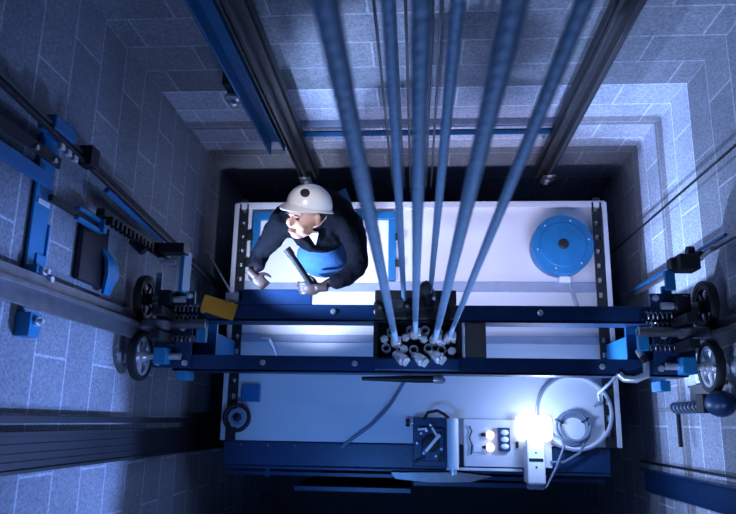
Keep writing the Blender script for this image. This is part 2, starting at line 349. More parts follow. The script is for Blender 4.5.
# ---------------------------------------------------------------- guide rails
def trail(xw, yc, s, half, blade, depth):
    """T section: flange at xw, blade pointing s along X"""
    a, b_ = sorted((xw, xw + s * .018)); c, d_ = sorted((xw + s * .018, xw + s * depth))
    return B(((a, yc - half, ZB + .02), (b_, yc + half, ZT - .02)), ((c, yc - blade, ZB + .02), (d_, yc + blade, ZT - .02)))
gl = thing('car_guide_rail', 'wide oily steel T rail on the left wall, running between the guide wheels', 'guide rail', (-1.7, .545, -3.9), 'car guide rails')
part('rail', trail(-1.735, .545, 1, .08, .012, .075), 'rail', gl, bevel=.003)
gr_ = thing('car_guide_rail', 'wide oily steel T rail on the right wall, running between the guide wheels', 'guide rail', (1.7, .52, -3.9), 'car guide rails')
part('rail', trail(1.735, .52, -1, .08, .012, .075), 'rail', gr_, bevel=.003)
def rail_bracket(root, s, z, yc=.545):
    x0, x1 = sorted((s * 1.81, s * 1.737)); part('rail_bracket', B(((x0, yc - .2, z), (x1, yc - .09, z + .09))), 'bright', root, bevel=.004); part('rail_bracket', B(((x0, yc + .09, z), (x1, yc + .13, z + .09))), 'bright', root, bevel=.004)
    for dy in (-.13, .105):
        bm = bmesh.new(); lathe(bm, (s * 1.735, yc + dy, z + .045), (-s, 0, 0), [(.022, 0), (.022, .015), (.013, .016), (.013, .035), (0, .036)], 8)
        part('clip_bolt', bm, 'steel', root)
for z in (2.36, .1, 4.6): rail_bracket(gl, -1, z); rail_bracket(gr_, 1, z + .0, .52)
# counterweight rails on the far wall
for s, x, lab in ((-1, -.95, 'left steel counterweight rail fixed to the far wall, above the hard hat'), (1, 1.085, 'right steel counterweight rail fixed to the far wall')):
    g = thing('counterweight_rail', lab, 'guide rail', (x, 2.1, -3.9), 'counterweight rails')
    part('rail', B(((x - .065, 2.075, -.28), (x + .065, 2.09, ZT - .02)), ((x - .012, 2.0, -.28), (x + .012, 2.075, ZT - .02)), ((x - .065, 2.05, -.28), (x - .05, 2.075, ZT - .02))), 'old', g, bevel=.003)
    part('backing_angle', B(((x - .08, 2.10, -.3), (x + .08, 2.16, ZT - .02))), 'dark', g, bevel=.003)
    part('splice_plate', B(((x - .05, 1.985, -.30), (x + .05, 2.0, -.02))), 'rail', g, bevel=.003)
    for z in (.0, -.12, -.2): 
        bm = bmesh.new(); lathe(bm, (x, 1.985, z), (0, -1, 0), [(.02, 0), (.02, .012), (0, .013)], 6); part('bolt', bm, 'steel', g)
tag(obj('blue_column', B(((-1.16, 2.02, .42), (-1.145, 2.2, ZT - .02)), ((-1.16, 2.13, .42), (-1.04, 2.145, ZT - .02)), ((-1.05, 2.05, .42), (-1.035, 2.145, ZT - .02))), 'blue', bevel=.003),
    'blue steel channel column beside the left counterweight rail', 'column')
br = thing('rail_tie_bar', 'blue horizontal tie bar joining both counterweight rails on the far wall', 'tie bar', (.04, 2.2, .75))
part('tie_angle', B(((-.93, 2.17, .42), (1.10, 2.185, .50)), ((-.93, 2.14, .485), (1.10, 2.185, .50))), 'blue', br, bevel=.003)
part('wall_angle', B(((-.90, 2.20, .52), (1.08, 2.25, .545))), 'rib', br, bevel=.003)
for x in (-.82, .96):
    bm = bmesh.new(); lathe(bm, (x, 2.165, .45), (0, -1, 0), [(.02, 0), (.02, .02), (.01, .021), (.01, .05), (0, .05)], 8); part('bolt', bm, 'steel', br)
g = thing('anchor_clamp', 'small round steel clamp on the blue column, against the far wall', 'clamp', (-1.24, 2.2, 1.38))
bm = bmesh.new(); lathe(bm, (-1.225, 2.08, 1.30), (0, -1, 0), [(0, 0), (.05, 0), (.055, .02), (.03, .035), (.03, .06), (.015, .065), (0, .07)], 20); part('washer', bm, 'steel', g, smooth=True)
bm = bmesh.new(); box(bm, (-1.26, 2.08, 1.27), (-1.19, 2.25, 1.31)); box(bm, (-1.25, 2.09, 1.31), (-1.21, 2.25, 1.46)); part('bracket_arm', bm, 'dark', g, bevel=.003)

# left wall ironwork
g = thing('leaning_rail', 'dark narrow rail climbing the left wall with a blue clamp near its top', 'rail', (-1.68, 1.1, -.1))
A0 = Vector((-1.72, 1.365, 3.05)); A1 = Vector((-1.69, 1.10, -.15))
bm = bmesh.new(); tube(bm, [A0 + (A0 - A1) * .8, A1], .032, 4); part('rail', bm, 'dark', g)
bm = bmesh.new(); o_ = Vector((.03, -.045, 0)); tube(bm, [A0 + o_ + (A0 - A1) * .8, A1 + o_], .014, 8); part('edge_bar', bm, 'dark', g, smooth=True)
for t, m_ in ((.185, 'blue'), ):
    p = A0.lerp(A1, t); part('clamp_block', B(((p.x - .05, p.y - .02, p.z - .10), (p.x + .04, p.y + .055, p.z + .10))), m_, g, bevel=.008)
for t in (.185, .205, .225):
    p = A0.lerp(A1, t); part('clip', B(((p.x + .01, p.y - .085, p.z - .022), (p.x + .035, p.y - .03, p.z + .018))), 'steel', g, bevel=.006)
p = A0.lerp(A1, .26); part('clip', B(((p.x + .0, p.y - .06, p.z - .05), (p.x + .07, p.y + .045, p.z + .04))), 'dark', g, bevel=.006)
tb = A0.lerp(A1, .40)
bm = bmesh.new(); tube(bm, [A0.lerp(A1, .34) + Vector((.02, -.075, 0)), A0.lerp(A1, .60) + Vector((.02, -.075, 0))], .02, 4); part('blue_edge', bm, 'blue', g)
g = thing('wall_bracket', 'big bright blue flat bracket on the left wall above the wide rail', 'bracket', (-1.74, .9, 2.3))
part('bracket_plate', B(((-1.80, .52, 2.32), (-1.785, 1.33, 2.46)), ((-1.80, .52, 2.31), (-1.775, .90, 2.325))), 'bright', g, bevel=.004)
part('foot_plate', B(((-1.79, .52, 2.32), (-1.775, .74, 2.40))), 'bright', g, bevel=.004)
part('white_tag', B(((-1.783, .975, 2.34), (-1.778, 1.0, 2.44))), 'white', g)
bm = bmesh.new(); lathe(bm, (-1.785, .62, 2.36), (1, 0, 0), [(.03, 0), (.03, .03), (.016, .032), (.016, .08), (0, .08)], 10); part('bolt', bm, 'steel', g, smooth=True)
bm = bmesh.new(); lathe(bm, (-1.785, 1.08, 2.40), (1, 0, 0), [(.02, 0), (.02, .02), (0, .022)], 10); part('bolt', bm, 'steel', g, smooth=True)
g = thing('angle_iron', 'short dark angle iron crossing above the big blue bracket', 'angle iron', (-1.7, 1.1, 2.4))
part('leg_angle', B(((-1.73, 1.155, 2.40), (-1.715, 1.20, 3.9)), ((-1.76, 1.195, 2.40), (-1.715, 1.21, 3.9))), 'dark', g, bevel=.003)
for z in (2.46, 2.62):
    bm = bmesh.new(); lathe(bm, (-1.715, 1.175, z), (1, 0, 0), [(.013, 0), (.013, .01), (0, .011)], 8); part('bolt', bm, 'steel', g)
tag(obj('blue_angle', B(((-1.76, 1.05, 2.40), (-1.74, 1.12, 3.9))), 'blue', bevel=.003), 'blue upright angle below the dark angle iron at the left picture edge', 'angle iron')
g = thing('rail_clamp', 'small bright blue slotted clamp with bolt on the left wall, below the big bracket', 'clamp', (-1.72, 1.0, 2.0))
part('clamp_side', B(((-1.75, .975, 1.9), (-1.72, .995, 2.16))), 'bright', g, bevel=.003)
part('clamp_side', B(((-1.75, 1.03, 1.9), (-1.72, 1.05, 2.16)), ((-1.75, .975, 1.88), (-1.70, 1.05, 1.92))), 'bright', g, bevel=.003)
part('clamp_core', B(((-1.76, .995, 1.9), (-1.735, 1.03, 2.4))), 'dark', g, bevel=.003)
g = thing('serrated_rack', 'black toothed rack bar on the left wall above the blue box frame', 'rack', (-1.7, 1.08, 1.2))
bm = bmesh.new(); box(bm, (-1.74, 1.06, 1.10), (-1.69, 1.10, 1.95))
for k in range(14): box(bm, (-1.70, 1.02, 1.13 + k * .058), (-1.66, 1.065, 1.155 + k * .058))
part('toothed_bar', bm, 'black', g)
g = thing('curved_bracket', 'bright blue curved bracket arm beside the upper left guide wheel', 'bracket', (-1.7, .8, 1.7))
bm = bmesh.new()
pp = [(-1.79, .96, 1.76), (-1.77, .92, 1.73), (-1.73, .86, 1.70), (-1.73, .78, 1.68), (-1.75, .67, 1.70)]
ws = [.02, .04, .07, .07, .035]
prev = None
for (px, py, pz), wd in zip(pp, ws):
    r4 = [bm.verts.new((px, py, pz - wd)), bm.verts.new((px, py, pz + wd)), bm.verts.new((px - .02, py, pz + wd)), bm.verts.new((px - .02, py, pz - wd))]
    if prev:
        for k in range(4): bm.faces.new((prev[k], prev[(k + 1) % 4], r4[(k + 1) % 4], r4[k]))
    else: bm.faces.new(r4[::-1])
    prev = r4
bm.faces.new(prev)
part('arm', bm, 'bright', g, smooth=True)
part('shadow_slab', B(((-1.80, .70, 1.70), (-1.77, 1.05, 2.0))), 'dark', g, bevel=.004)  # dark slab standing in for the shadow on the wall behind the arm
for y0, y1, r, lab in ((-.035, -.010, .012, 'thin dark conduit on the left wall just above the broad trunking'),):
    bm = bmesh.new(); box(bm, (-1.75, -.035, -3.8), (-1.72, 0.0, 7.5)); tag(obj('conduit', bm, 'dark', bevel=.003), lab, 'conduit')
g = thing('cable_trunking', 'broad dark ribbed cable trunking on the left wall at lower left', 'trunking', (-1.74, -.16, -3.8))
part('trough', B(((-1.78, -.25, -3.8), (-1.74, -.07, 7.5)), ((-1.74, -.09, -3.8), (-1.72, -.07, 7.5))), 'dark', g, bevel=.003)
part('rib_bars', B(((-1.74, -.135, -3.8), (-1.73, -.125, 7.5)), ((-1.74, -.175, -3.8), (-1.73, -.165, 7.5)), ((-1.74, -.25, -3.8), (-1.72, -.235, 7.5)), ((-1.74, -.21, -3.8), (-1.73, -.20, 7.5))), 'dark', g)

# ---------------------------------------------------------------- roller guides
def wheel(root, c, R=.15, mcol='steel'):
    wt = thing('x', 'x', 'x'); del wt['label']; del wt['category']; wt.name = 'guide_wheel'; wt.parent = root; wt.location = Vector(c) - Vector(root.location)
    def sub(nm, bm, mm):
        o = obj(nm, bm, mm, smooth=True); o.parent = wt; return o
    bm = bmesh.new(); lathe(bm, (0, 0, 0), (1, 0, 0), [(R * .80, -.022), (R * .97, -.024), (R, -.015), (R, .015), (R * .97, .024), (R * .80, .022), (R * .78, 0), (R * .80, -.022)], 40)
    sub('tyre', bm, 'black')
    bm = bmesh.new(); lathe(bm, (0, 0, 0), (1, 0, 0), [(R * .68, -.014), (R * .80, -.018), (R * .80, .018), (R * .68, .014), (R * .68, -.014)], 40)
    for k in range(5):
        a = k * 2 * PI / 5 + .3; rt = Matrix.Rotation(a, 3, 'X')
        box(bm, (-.008, -.014, 0), (.008, .014, R * .72), rt, (0, 0, 0))
    sub('rim', bm, mcol)
    bm = bmesh.new(); lathe(bm, (0, 0, 0), (1, 0, 0), [(0, -.04), (R * .2, -.04), (R * .26, -.02), (R * .26, .02), (R * .2, .04), (R * .1, .055), (0, .055)], 20); sub('hub', bm, mcol)
def roller(s, lab, yc):
    g = thing('roller_guide', lab, 'roller guide', (s * 1.6, yc, 1.19), 'roller guides at the crosshead ends')
    X = lambda a, b: sorted((s * a, s * b))
    def bx(x, y, z): a, b = X(*x); return ((a, y[0], z[0]), (b, y[1], z[1]))
    part('base_plate', B(bx((1.40, 1.64), (.30, .78), (1.195, 1.22))), 'navy', g, bevel=.004)
    part('stand', B(bx((1.50, 1.56), (yc + .045, yc + .10), (1.22, 1.50)), bx((1.50, 1.56), (yc - .10, yc - .045), (1.22, 1.50))), 'dark', g, bevel=.005)
    wheel(g, (s * 1.705, yc + .178, 1.25), .15, 'dark' ); wheel(g, (s * 1.705, yc - .178, 1.25), .15, 'steel')
    bm = bmesh.new(); lathe(bm, (s * 1.585, yc, 1.36), (0, 1, 0), [(0, -.03), (.08, -.03), (.09, -.02), (.09, .02), (.08, .03), (0, .03)], 28); part('nose_wheel', bm, 'rail', g, smooth=True)
    for dy in (-.178, .178):
        bm = bmesh.new(); tube(bm, [(s * 1.45, yc + dy, 1.25), (s * 1.66, yc + dy, 1.25)], .022, 12); part('axle', bm, 'steel', g, smooth=True)
        bm = bmesh.new(); box(bm, (min(s * 1.52, s * 1.60), yc + dy - .05, 1.22), (max(s * 1.52, s * 1.60), yc + dy + .05, 1.32)); part('axle_arm', bm, 'bright' if dy < 0 else 'dark', g, bevel=.008)
    for k, y in enumerate((yc - .07, yc + .06, yc + .12)):
        bm = bmesh.new(); pts = [(s * (1.36 + .16 * q / 48), y + .02 * math.cos(q / 48 * 12 * PI), 1.25 + .02 * math.sin(q / 48 * 12 * PI)) for q in range(49)]
        tube(bm, pts, .005, 6); part('tension_spring', bm, 'rail', g, smooth=True)
    bm = bmesh.new(); tube(bm, [(s * 1.30, yc + .02, 1.27), (s * 1.62, yc + .02, 1.27)], .03, 16); part('damper', bm, 'rail', g, smooth=True)
    for k, (x, y) in enumerate(((1.43, .33), (1.6, .33), (1.43, .75), (1.6, .75), (1.46, yc))):
        bm = bmesh.new(); lathe(bm, (s * x, y, 1.22), (0, 0, 1), [(.02, 0), (.02, .015), (.011, .016), (.011, .03), (0, .03)], 6); part('bolt', bm, 'steel', g)
    part('side_bracket', B(bx((1.42, 1.48), (yc - .32, yc - .26), (1.06, 1.22))), 'bright', g, bevel=.005); part('stop_block', B(bx((1.30, 1.36), (yc - .09, yc + .04), (1.22, 1.27))), 'bright', g, bevel=.005)
    return g
roller(-1, 'black wheeled roller guide on the left end of the crosshead', .545)
roller(1, 'black wheeled roller guide on the right end of the crosshead', .52)
# blue box frame over left end
g = thing('bearing_stand', 'small blue bearing stand behind the left roller guide', 'switch frame', (-1.48, .9, 1.2))
part('side_plate', B(((-1.47, .76, 1.20), (-1.445, 1.03, 1.34))), 'bright', g, bevel=.004)
part('top_plate', B(((-1.62, .99, 1.30), (-1.43, 1.05, 1.41)), ((-1.62, .99, 1.2), (-1.58, 1.05, 1.41))), 'dark', g, bevel=.004)
part('steel_tab', B(((-1.60, .93, 1.32), (-1.50, .955, 1.35))), 'steel', g, bevel=.003)  # small tab of machined steel
part('rod_plate', B(((-1.66, .72, 1.20), (-1.62, .90, 1.23))), 'rib', g, bevel=.004)
bm = bmesh.new(); tube(bm, [(-1.72, 1.04, 1.5), (-1.64, .97, 1.5)], .03, 10); part('roller', bm, 'dark', g, smooth=True)
g = thing('terminal_clip', 'small steel terminal clip behind the yellow tool at the crosshead end', 'clip', (-1.2, .75, 1.1))
part('clip_body', B(((-1.21, .72, 1.16), (-1.10, .78, 1.20)), ((-1.19, .73, 1.20), (-1.13, .77, 1.23))), 'steel', g, bevel=.004)
bm = bmesh.new(); tube(bm, [(-1.17, .77, 1.21), (-1.35, 1.0, 1.0), (-1.42, 1.08, .9)], .006, 6); part('stay_wire', bm, 'steel', g, smooth=True)
bm = bmesh.new(); blob(bm, (0, 0, 0), (.16, .09, .07), u=40, v=24)
for v in bm.verts:
    v.co.x = max(-.105, min(.105, v.co.x)); v.co.z = max(-.03, min(.034, v.co.z)); v.co.y = max(-.052, min(.052, v.co.y))
    v.co.z += .012 * (v.co.x / .1) 
o = obj('yellow_block', bm, 'yellow', smooth=True, bevel=.004); o.location = (-1.235, .675, 1.235); o.rotation_euler = (0.1, 0.1, -.28)
tag(o, 'yellow hand tool body lying on the left end of the crosshead', 'tool')

# right wall switch on rail
g = thing('right_leaning_rail', 'slim dark rail on the right wall carrying a roller switch', 'rail', (1.72, 1.02, -.2)); g.name = 'switch_rail'
bm = bmesh.new(); box(bm, (1.70, 1.0, -.2), (1.73, 1.02, 7.5)); part('rail', bm, 'rail', g)
bm = bmesh.new(); box(bm, (1.70, 1.035, -.2), (1.72, 1.05, 1.6)); part('second_rail', bm, 'blue', g)
g = thing('limit_switch', 'black limit switch with roller on a blue arm at the right wall', 'switch', (1.5, .9, 1.2))
part('switch_body', B(((1.55, .905, 1.20), (1.67, 1.0, 1.34)), ((1.52, .92, 1.20), (1.56, .99, 1.28))), 'black', g, bevel=.008)
part('arm', B(((1.50, .80, 1.19), (1.56, .92, 1.22)), ((1.48, .70, 1.17), (1.54, .83, 1.20))), 'blue', g, bevel=.006)
for (x, y) in ((1.64, 1.03), (1.69, 1.0)):
    bm = bmesh.new(); lathe(bm, (x, y, 1.27), (1, 0, 0), [(0, -.02), (.028, -.02), (.032, 0), (.028, .02), (0, .02)], 16); part('roller', bm, 'dark', g, smooth=True)
bm = bmesh.new(); tube(bm, [(1.67, .96, 1.28), (1.69, 1.0, 1.45)], .012, 8); part('lever', bm, 'steel', g, smooth=True)
for y, lab in ((1.47, 'thin dark governor rope on the right wall, nearer the far corner'), (1.22, 'thin dark governor rope on the right wall, nearer the crosshead')):
    bm = bmesh.new(); tube(bm, [(1.70, y, 7.5), (1.70, y, -3.9)], .008, 8)
    if y > 1.3: tag(obj('governor_rope', bm, 'dark', smooth=True), lab, 'rope', 'governor ropes')
    else: bm.free()
# right lower: rod and round lamp-like switch
g = thing('twisted_actuator', 'steel rod wound in cable leading to a round blue cap at the right edge', 'actuator', (1.7, .12, .5))
bm = bmesh.new(); tube(bm, [(1.70, .11, .35), (1.70, .12, 1.12)], .012, 10); part('rod', bm, 'steel', g, smooth=True)
bm = bmesh.new(); pts = [(1.70 + .03 * math.cos(q * .5), .118 + .03 * math.sin(q * .5), .62 + .45 * q / 90) for q in range(91)]
tube(bm, pts, .009, 6); part('wound_cable', bm, 'cable', g, smooth=True)
part('mount_block', B(((1.66, .08, 1.09), (1.76, .19, 1.20))), 'black', g, bevel=.006)
part('mount_plate', B(((1.78, .09, .7), (1.81, .26, 1.1)), ((1.76, .245, .72), (1.81, .26, 1.2))), 'rail', g, bevel=.003)
bm = bmesh.new(); blob(bm, (1.70, .13, 1.34), (.075, .075, .12), u=24, v=16); part('round_cap', bm, 'navy', g, smooth=True)
part('stem', B(((1.715, -.13, .60), (1.735, .11, .63))), 'dark', g, bevel=.003)
g = thing('wall_channel', 'broad dark blue channel on the right wall in the lower right corner', 'channel', (1.76, -.4, -.3))
part('web_plate', B(((1.775, -.49, -.35), (1.79, -.33, 7.4))), 'navy', g, bevel=.003)
part('web_edge', B(((1.74, -.335, -.35), (1.79, -.32, 7.4))), 'navy', g, bevel=.003)
bm = bmesh.new(); tube(bm, [(1.77, -.27, -.4), (1.77, -.27, 7.4)], .009, 8); tag(obj('wall_wire', bm, 'dark', smooth=True), 'thin dark wire running up the right wall beside the broad blue channel', 'wire')
# hook under right crosshead end
g = thing('steel_hook', 'shiny curved steel hook at the right end of the crosshead', 'hook', (1.32, .3, 1.0))
bm = bmesh.new(); tube(bm, [(1.33, .44, 1.16), (1.35, .36, 1.22), (1.34, .29, 1.235), (1.28, .265, 1.22), (1.22, .27, 1.2), (1.19, .30, 1.2)], .022, 12); part('hook', bm, 'steel', g, smooth=True)
bm = bmesh.new(); lathe(bm, (1.34, .38, 1.2), (0, 0, 1), [(.03, 0), (.03, .03), (.018, .04), (0, .04)], 6); part('nut', bm, 'dark', g)
bm = bmesh.new(); tube(bm, [(1.19, .30, 1.2), (1.165, .25, 1.1), (1.17, .2, .8), (1.30, .17, .3), (1.33, .14, .05)], .010, 8); part('lead', bm, 'cable', g, smooth=True)

# ---------------------------------------------------------------- things on the roof
g = thing('cable_reel', 'round blue drum lying on the right rear corner of the white roof', 'reel', (1.16, 1.38, 0))
bm = bmesh.new(); cx, cy = 1.13, 1.36
lathe(bm, (cx, cy, .002), (0, 0, 1), [(0, 0), (.225, 0), (.235, .01), (.235, .14), (.23, .15)], 56); part('drum', bm, 'blue', g, smooth=True)
bm = bmesh.new(); lathe(bm, (cx, cy, .15), (0, 0, 1), [(.0, 0.0), (.232, 0), (.236, .006), (.232, .014), (.18, .016), (.175, .022), (.06, .024), (0, .024)], 56); part('lid', bm, 'blue', g, smooth=True)
bm = bmesh.new(); lathe(bm, (cx, cy, .174), (0, 0, 1), [(.04, 0), (.04, .008), (.028, .012), (.028, .02), (0, .022)], 20); part('hub_cap', bm, 'dark', g, smooth=True)
for k in range(6):
    a = k * PI / 3 + .2; bm = bmesh.new(); lathe(bm, (cx + .20 * math.cos(a), cy + .20 * math.sin(a), .166), (0, 0, 1), [(.008, 0), (.008, .006), (0, .007)], 8); part('screw', bm, 'steel', g)
bm = bmesh.new(); box(bm, (cx - .02, cy - .28, .002), (cx + .07, cy - .23, .07), bevel=.012); part('outlet', bm, 'white', g)
bm = bmesh.new(); tube(bm, [(cx + .06, cy - .27, .03), (cx + .085, cy - .35, .012), (cx + .12, cy - .50, .04), (cx + .15, cy - .62, .02)], .014, 10); part('lead', bm, 'rib', g, smooth=True)

g = thing('round_cover', 'big white round disc cover near the front right corner of the roof', 'cover', (1.19, .1, 0))
bm = bmesh.new(); lathe(bm, (1.18, .09, .002), (0, 0, 1), [(0, .012), (.25, .012), (.255, .05), (.275, .055), (.285, .04), (.285, 0), (.27, 0)], 64); part('dish', bm, 'white', g, smooth=True)
bm = bmesh.new(); ring(bm, (1.18, .09, .05), (0, 0, 1), .272, .010, 64, 8); part('rim_gasket', bm, 'rib', g, smooth=True)
def coil(c, R, r, turns, z, seed, n=40):
    random.seed(seed); pts = []
    for k in range(turns * n + 1):
        a = 2 * PI * k / n; t = k / n
        pts.append((c[0] + R * (1 + .05 * math.sin(t * 5 + seed)) * math.cos(a) + .012 * math.sin(t * 2.1), c[1] + R * (1 + .04 * math.cos(t * 3)) * math.sin(a) + .014 * t, z + .014 * t))
    return pts
g = thing('cable_coil', 'grey cable coiled in loops on the white round cover', 'cable coil', (1.16, 0, .03))
bm = bmesh.new(); tube(bm, coil((1.155, -.055), .11, 0, 4, .04, 2), .0095, 8); part('loops', bm, 'cable', g, smooth=True)
bm = bmesh.new(); tube(bm, [(1.262, .0, .075), (1.27, -.06, .06), (1.20, -.20, .05), (1.08, -.27, .05), (.98, -.27, .06)], .0095, 8); part('tail', bm, 'cable', g, smooth=True)
for a in (.6, 2.7):
    bm = bmesh.new(); ring(bm, (1.155 + .11 * math.cos(a), -.025 + .11 * math.sin(a), .075), (-math.sin(a), math.cos(a), 0), .030, .006, 14, 6); part('tie', bm, 'dark', g, smooth=True)

# operator plate and controls
g = thing('control_panel', 'pale control plate with round knobs and oval switches at the roof front', 'control panel', (.55, -.1, 0))
part('panel', B(((.35, -.315, .004), (1.0, .03, .035))), 'roof', g, bevel=.004)
part('dark_box', B(((.60, -.20, .035), (.69, -.03, .09))), 'navy', g, bevel=.006)
for y in (-.065, -.115, -.165):
    bm = bmesh.new(); blob(bm, (.648, y, .092), (.030, .021, .014)); part('oval_switch', bm, 'white', g, smooth=True)
for y in (-.085, -.175):
    bm = bmesh.new(); lathe(bm, (.545, y, .035), (0, 0, 1), [(.03, 0), (.03, .04), (.02, .055), (0, .058)], 20); part('knob', bm, 'led', g, smooth=True)
    part('knob_lever', B(((.48, y - .012, .035), (.53, y + .012, .05))), 'dark', g, bevel=.003)
part('label_plate', B(((.42, -.21, .035), (.50, -.16, .05))), 'white', g, bevel=.003)
part('rocker', B(((.735, -.175, .035), (.755, -.13, .055))), 'dark', g, bevel=.003)
bm = bmesh.new(); tube(bm, [(.39, -.02, .05), (.41, -.06, .05), (.39, -.11, .05), (.41, -.16, .05), (.40, -.23, .05)], .006, 6); part('wiring', bm, 'dark', g, smooth=True)

g = thing('door_operator', 'door operator with grey motor tube and steel linkage at the roof front', 'door operator', (.2, -.1, 0))
part('side_housing', B(((-.03, -.32, .004), (.22, .035, .12)), ((.03, -.28, .12), (.20, -.04, .15))), 'navy', g, bevel=.008)
bm = bmesh.new(); tube(bm, [(.262, .03, .16), (.262, -.33, .16)], .042, 24); part('motor_tube', bm, 'white', g, smooth=True)
bm = bmesh.new(); tube(bm, [(.262, -.33, .16), (.262, -.37, .16)], .028, 20); part('shaft_end', bm, 'steel', g, smooth=True)
part('motor_saddle', B(((.22, -.30, .004), (.31, .02, .13))), 'rib', g, bevel=.006)
bm = bmesh.new(); lathe(bm, (.10, -.15, .15), (0, 0, 1), [(0, 0), (.06, 0), (.065, .012), (.05, .02), (.03, .02), (.03, .04), (0, .04)], 32); part('pulley', bm, 'dark', g, smooth=True)
bm = bmesh.new(); box(bm, (-.012, -.012, 0), (.012, .15, .014), Matrix.Rotation(-.7, 3, 'Z'), (0, 0, 0)); bmesh.ops.translate(bm, verts=bm.verts[:], vec=(.07, -.20, .19)); part('crank_arm', bm, 'steel', g, bevel=.003)
for (x, y) in ((.03, -.08), (.05, -.22), (.14, -.24), (.165, -.10), (.10, -.02), (.0, -.15), (.18, -.19), (.07, -.06)):
    bm = bmesh.new(); lathe(bm, (x, y, .15), (0, 0, 1), [(.011, 0), (.011, .014), (0, .016)], 6); part('bolt', bm, 'steel', g)
for k, x in enumerate((-.085, -.04)):
    bm = bmesh.new(); tube(bm, [(x, -.005, .06), (x + .03, -.005, .06)], .03, 16); part('switch_barrel', bm, 'dark' if k == 0 else 'steel', g, smooth=True)
bm = bmesh.new(); tube(bm, [(.05, .02, .15), (.08, .07, .17), (.15, .085, .17), (.20, .06, .17), (.235, .03, .17)], .012, 8); part('harness', bm, 'black', g, smooth=True)
bm = bmesh.new()
# pointed steel blade plate
vs = [(-.20, -.37), (.32, -.36), (.56, -.385), (.40, -.43), (.10, -.44), (-.16, -.42)]
top = [bm.verts.new((x, y, .012)) for x, y in vs]; bot = [bm.verts.new((x, y, -.01)) for x, y in vs]
bm.faces.new(top); bm.faces.new(bot[::-1])
for k in range(6): bm.faces.new((top[k], bot[k], bot[(k + 1) % 6], top[(k + 1) % 6]))
part('blade_plate', bm, 'rail', g, bevel=.003)
part('front_bar', B(((.22, -.345, .0), (.78, -.325, .03))), 'white', g, bevel=.003)

# work lamp
g = thing('work_lamp', 'glaring white box shaped work lamp at the front right of the roof', 'lamp', (.87, -.25, 0))
part('housing', B(((.79, -.42, .0), (.92, -.10, .20))), 'white', g, bevel=.014)
part('lamp_head', B(((.74, -.12, .0), (.99, .06, .16))), 'lens', g, bevel=.03)
part('nameplate', B(((.805, -.262, .20), (.905, -.24, .203))), 'dark', g)
for y in (-.20, -.30):
    bm = bmesh.new(); lathe(bm, (.855, y, .20), (0, 0, 1), [(.007, 0), (.007, .003), (0, .004)], 10); part('screw', bm, 'dark', g)
bm = bmesh.new(); box(bm, (.80, -.46, .05), (.91, -.42, .14), bevel=.01); part('end_cap', bm, 'rib', g)
bm = bmesh.new(); tube(bm, [(.90, -.46, .10), (.94, -.44, .10), (1.02, -.30, .08), (1.08, -.16, .07), (1.07, -.11, .06), (1.0, -.06, .04)], .008, 8); part('lamp_cord', bm, 'cable', g, smooth=True)

for k, (x, y, a, l) in enumerate(((.02, -.27, .5, .09), (.13, -.07, -1.0, .08), (.17, -.25, 1.3, .06), (.04, -.05, .1, .07))):
    bm = bmesh.new(); box(bm, (-l / 2, -.009, 0), (l / 2, .009, .02), Matrix.Rotation(a, 3, 'Z'), (0, 0, 0)); bmesh.ops.translate(bm, verts=bm.verts[:], vec=(x, y, .155)); q = bpy.data.objects['door_operator']; part('link_bar', bm, 'steel' if k % 2 else 'dark', q, bevel=.003)

# left front of roof
g = thing('belt_pulley', 'black ringed belt pulley at the front left corner of the roof', 'pulley', (-1.4, 0, 0))
bm = bmesh.new(); ring(bm, (-1.37, .01, .12), (0, 0, 1), .095, .016, 40, 8); part('belt_ring', bm, 'black', g, smooth=True)
bm = bmesh.new(); lathe(bm, (-1.37, .01, .05), (0, 0, 1), [(0, 0), (.07, 0), (.07, .06), (.05, .06), (.045, .05), (0, .05)], 28); part('disc', bm, 'rib', g, smooth=True)
bm = bmesh.new(); lathe(bm, (-1.37, .01, .002), (0, 0, 1), [(0, 0), (.035, 0), (.035, .12), (0, .13)], 6); part('hub', bm, 'dark', g)
tag(obj('junction_box', B(((-1.36, .13, .002), (-1.22, .26, .06))), 'blue', bevel=.006), 'small blue square box on the left of the roof, behind the belt pulley', 'box')
bm = bmesh.new(); tube(bm, [(-1.20, .60, .16), (-1.14, .60, .17), (-1.11, .54, .14), (-1.08, .44, .09), (-1.30, .40, .02)], .014, 10)
tag(obj('bent_rod', bm, 'steel', smooth=True), 'bent light steel rod on the roof below the left part of the crosshead', 'rod')
bm = bmesh.new(); pts = [(-.02, .30, 1.18), (-.05, .29, 1.0), (-.09, .26, .7), (-.14, .2, .4), (-.22, .10, .15), (-.34, -.02, .04), (-.45, -.10, .015), (-.58, -.20, .012)]
def smooth_path(p, n=8):
    p = [Vector(q) for q in p]; p = [p[0]] + p + [p[-1]]; out = []
    for i in range(1, len(p) - 2):
        for k in range(n):
            t = k / n; a, b, c, d = p[i - 1:i + 3]
            out.append(.5 * ((2 * b) + (c - a) * t + (2 * a - 5 * b + 4 * c - d) * t * t + (3 * b - a - 3 * c + d) * t ** 3))
    out.append(p[-2]); return out
tube(bm, smooth_path(pts), .014, 10); tag(obj('hanging_cable', bm, 'cable', smooth=True), 'grey cable drooping from the crosshead middle to the roof front', 'cable')
g = thing('damper_rod', 'dark fitted rod with steel tip clamped on the lower crosshead beam', 'rod', (-.05, .27, 1.2))
bm = bmesh.new(); tube(bm, [(-.34, .255, 1.13), (-.03, .255, 1.13), (.10, .255, 1.13)], [.012, .022, .022], 14); part('sleeve', bm, 'black', g, smooth=True)
bm = bmesh.new(); tube(bm, [(.10, .255, 1.13), (.15, .255, 1.13), (.17, .245, 1.13)], [.026, .026, .012], 14); part('tip', bm, 'steel', g, smooth=True)

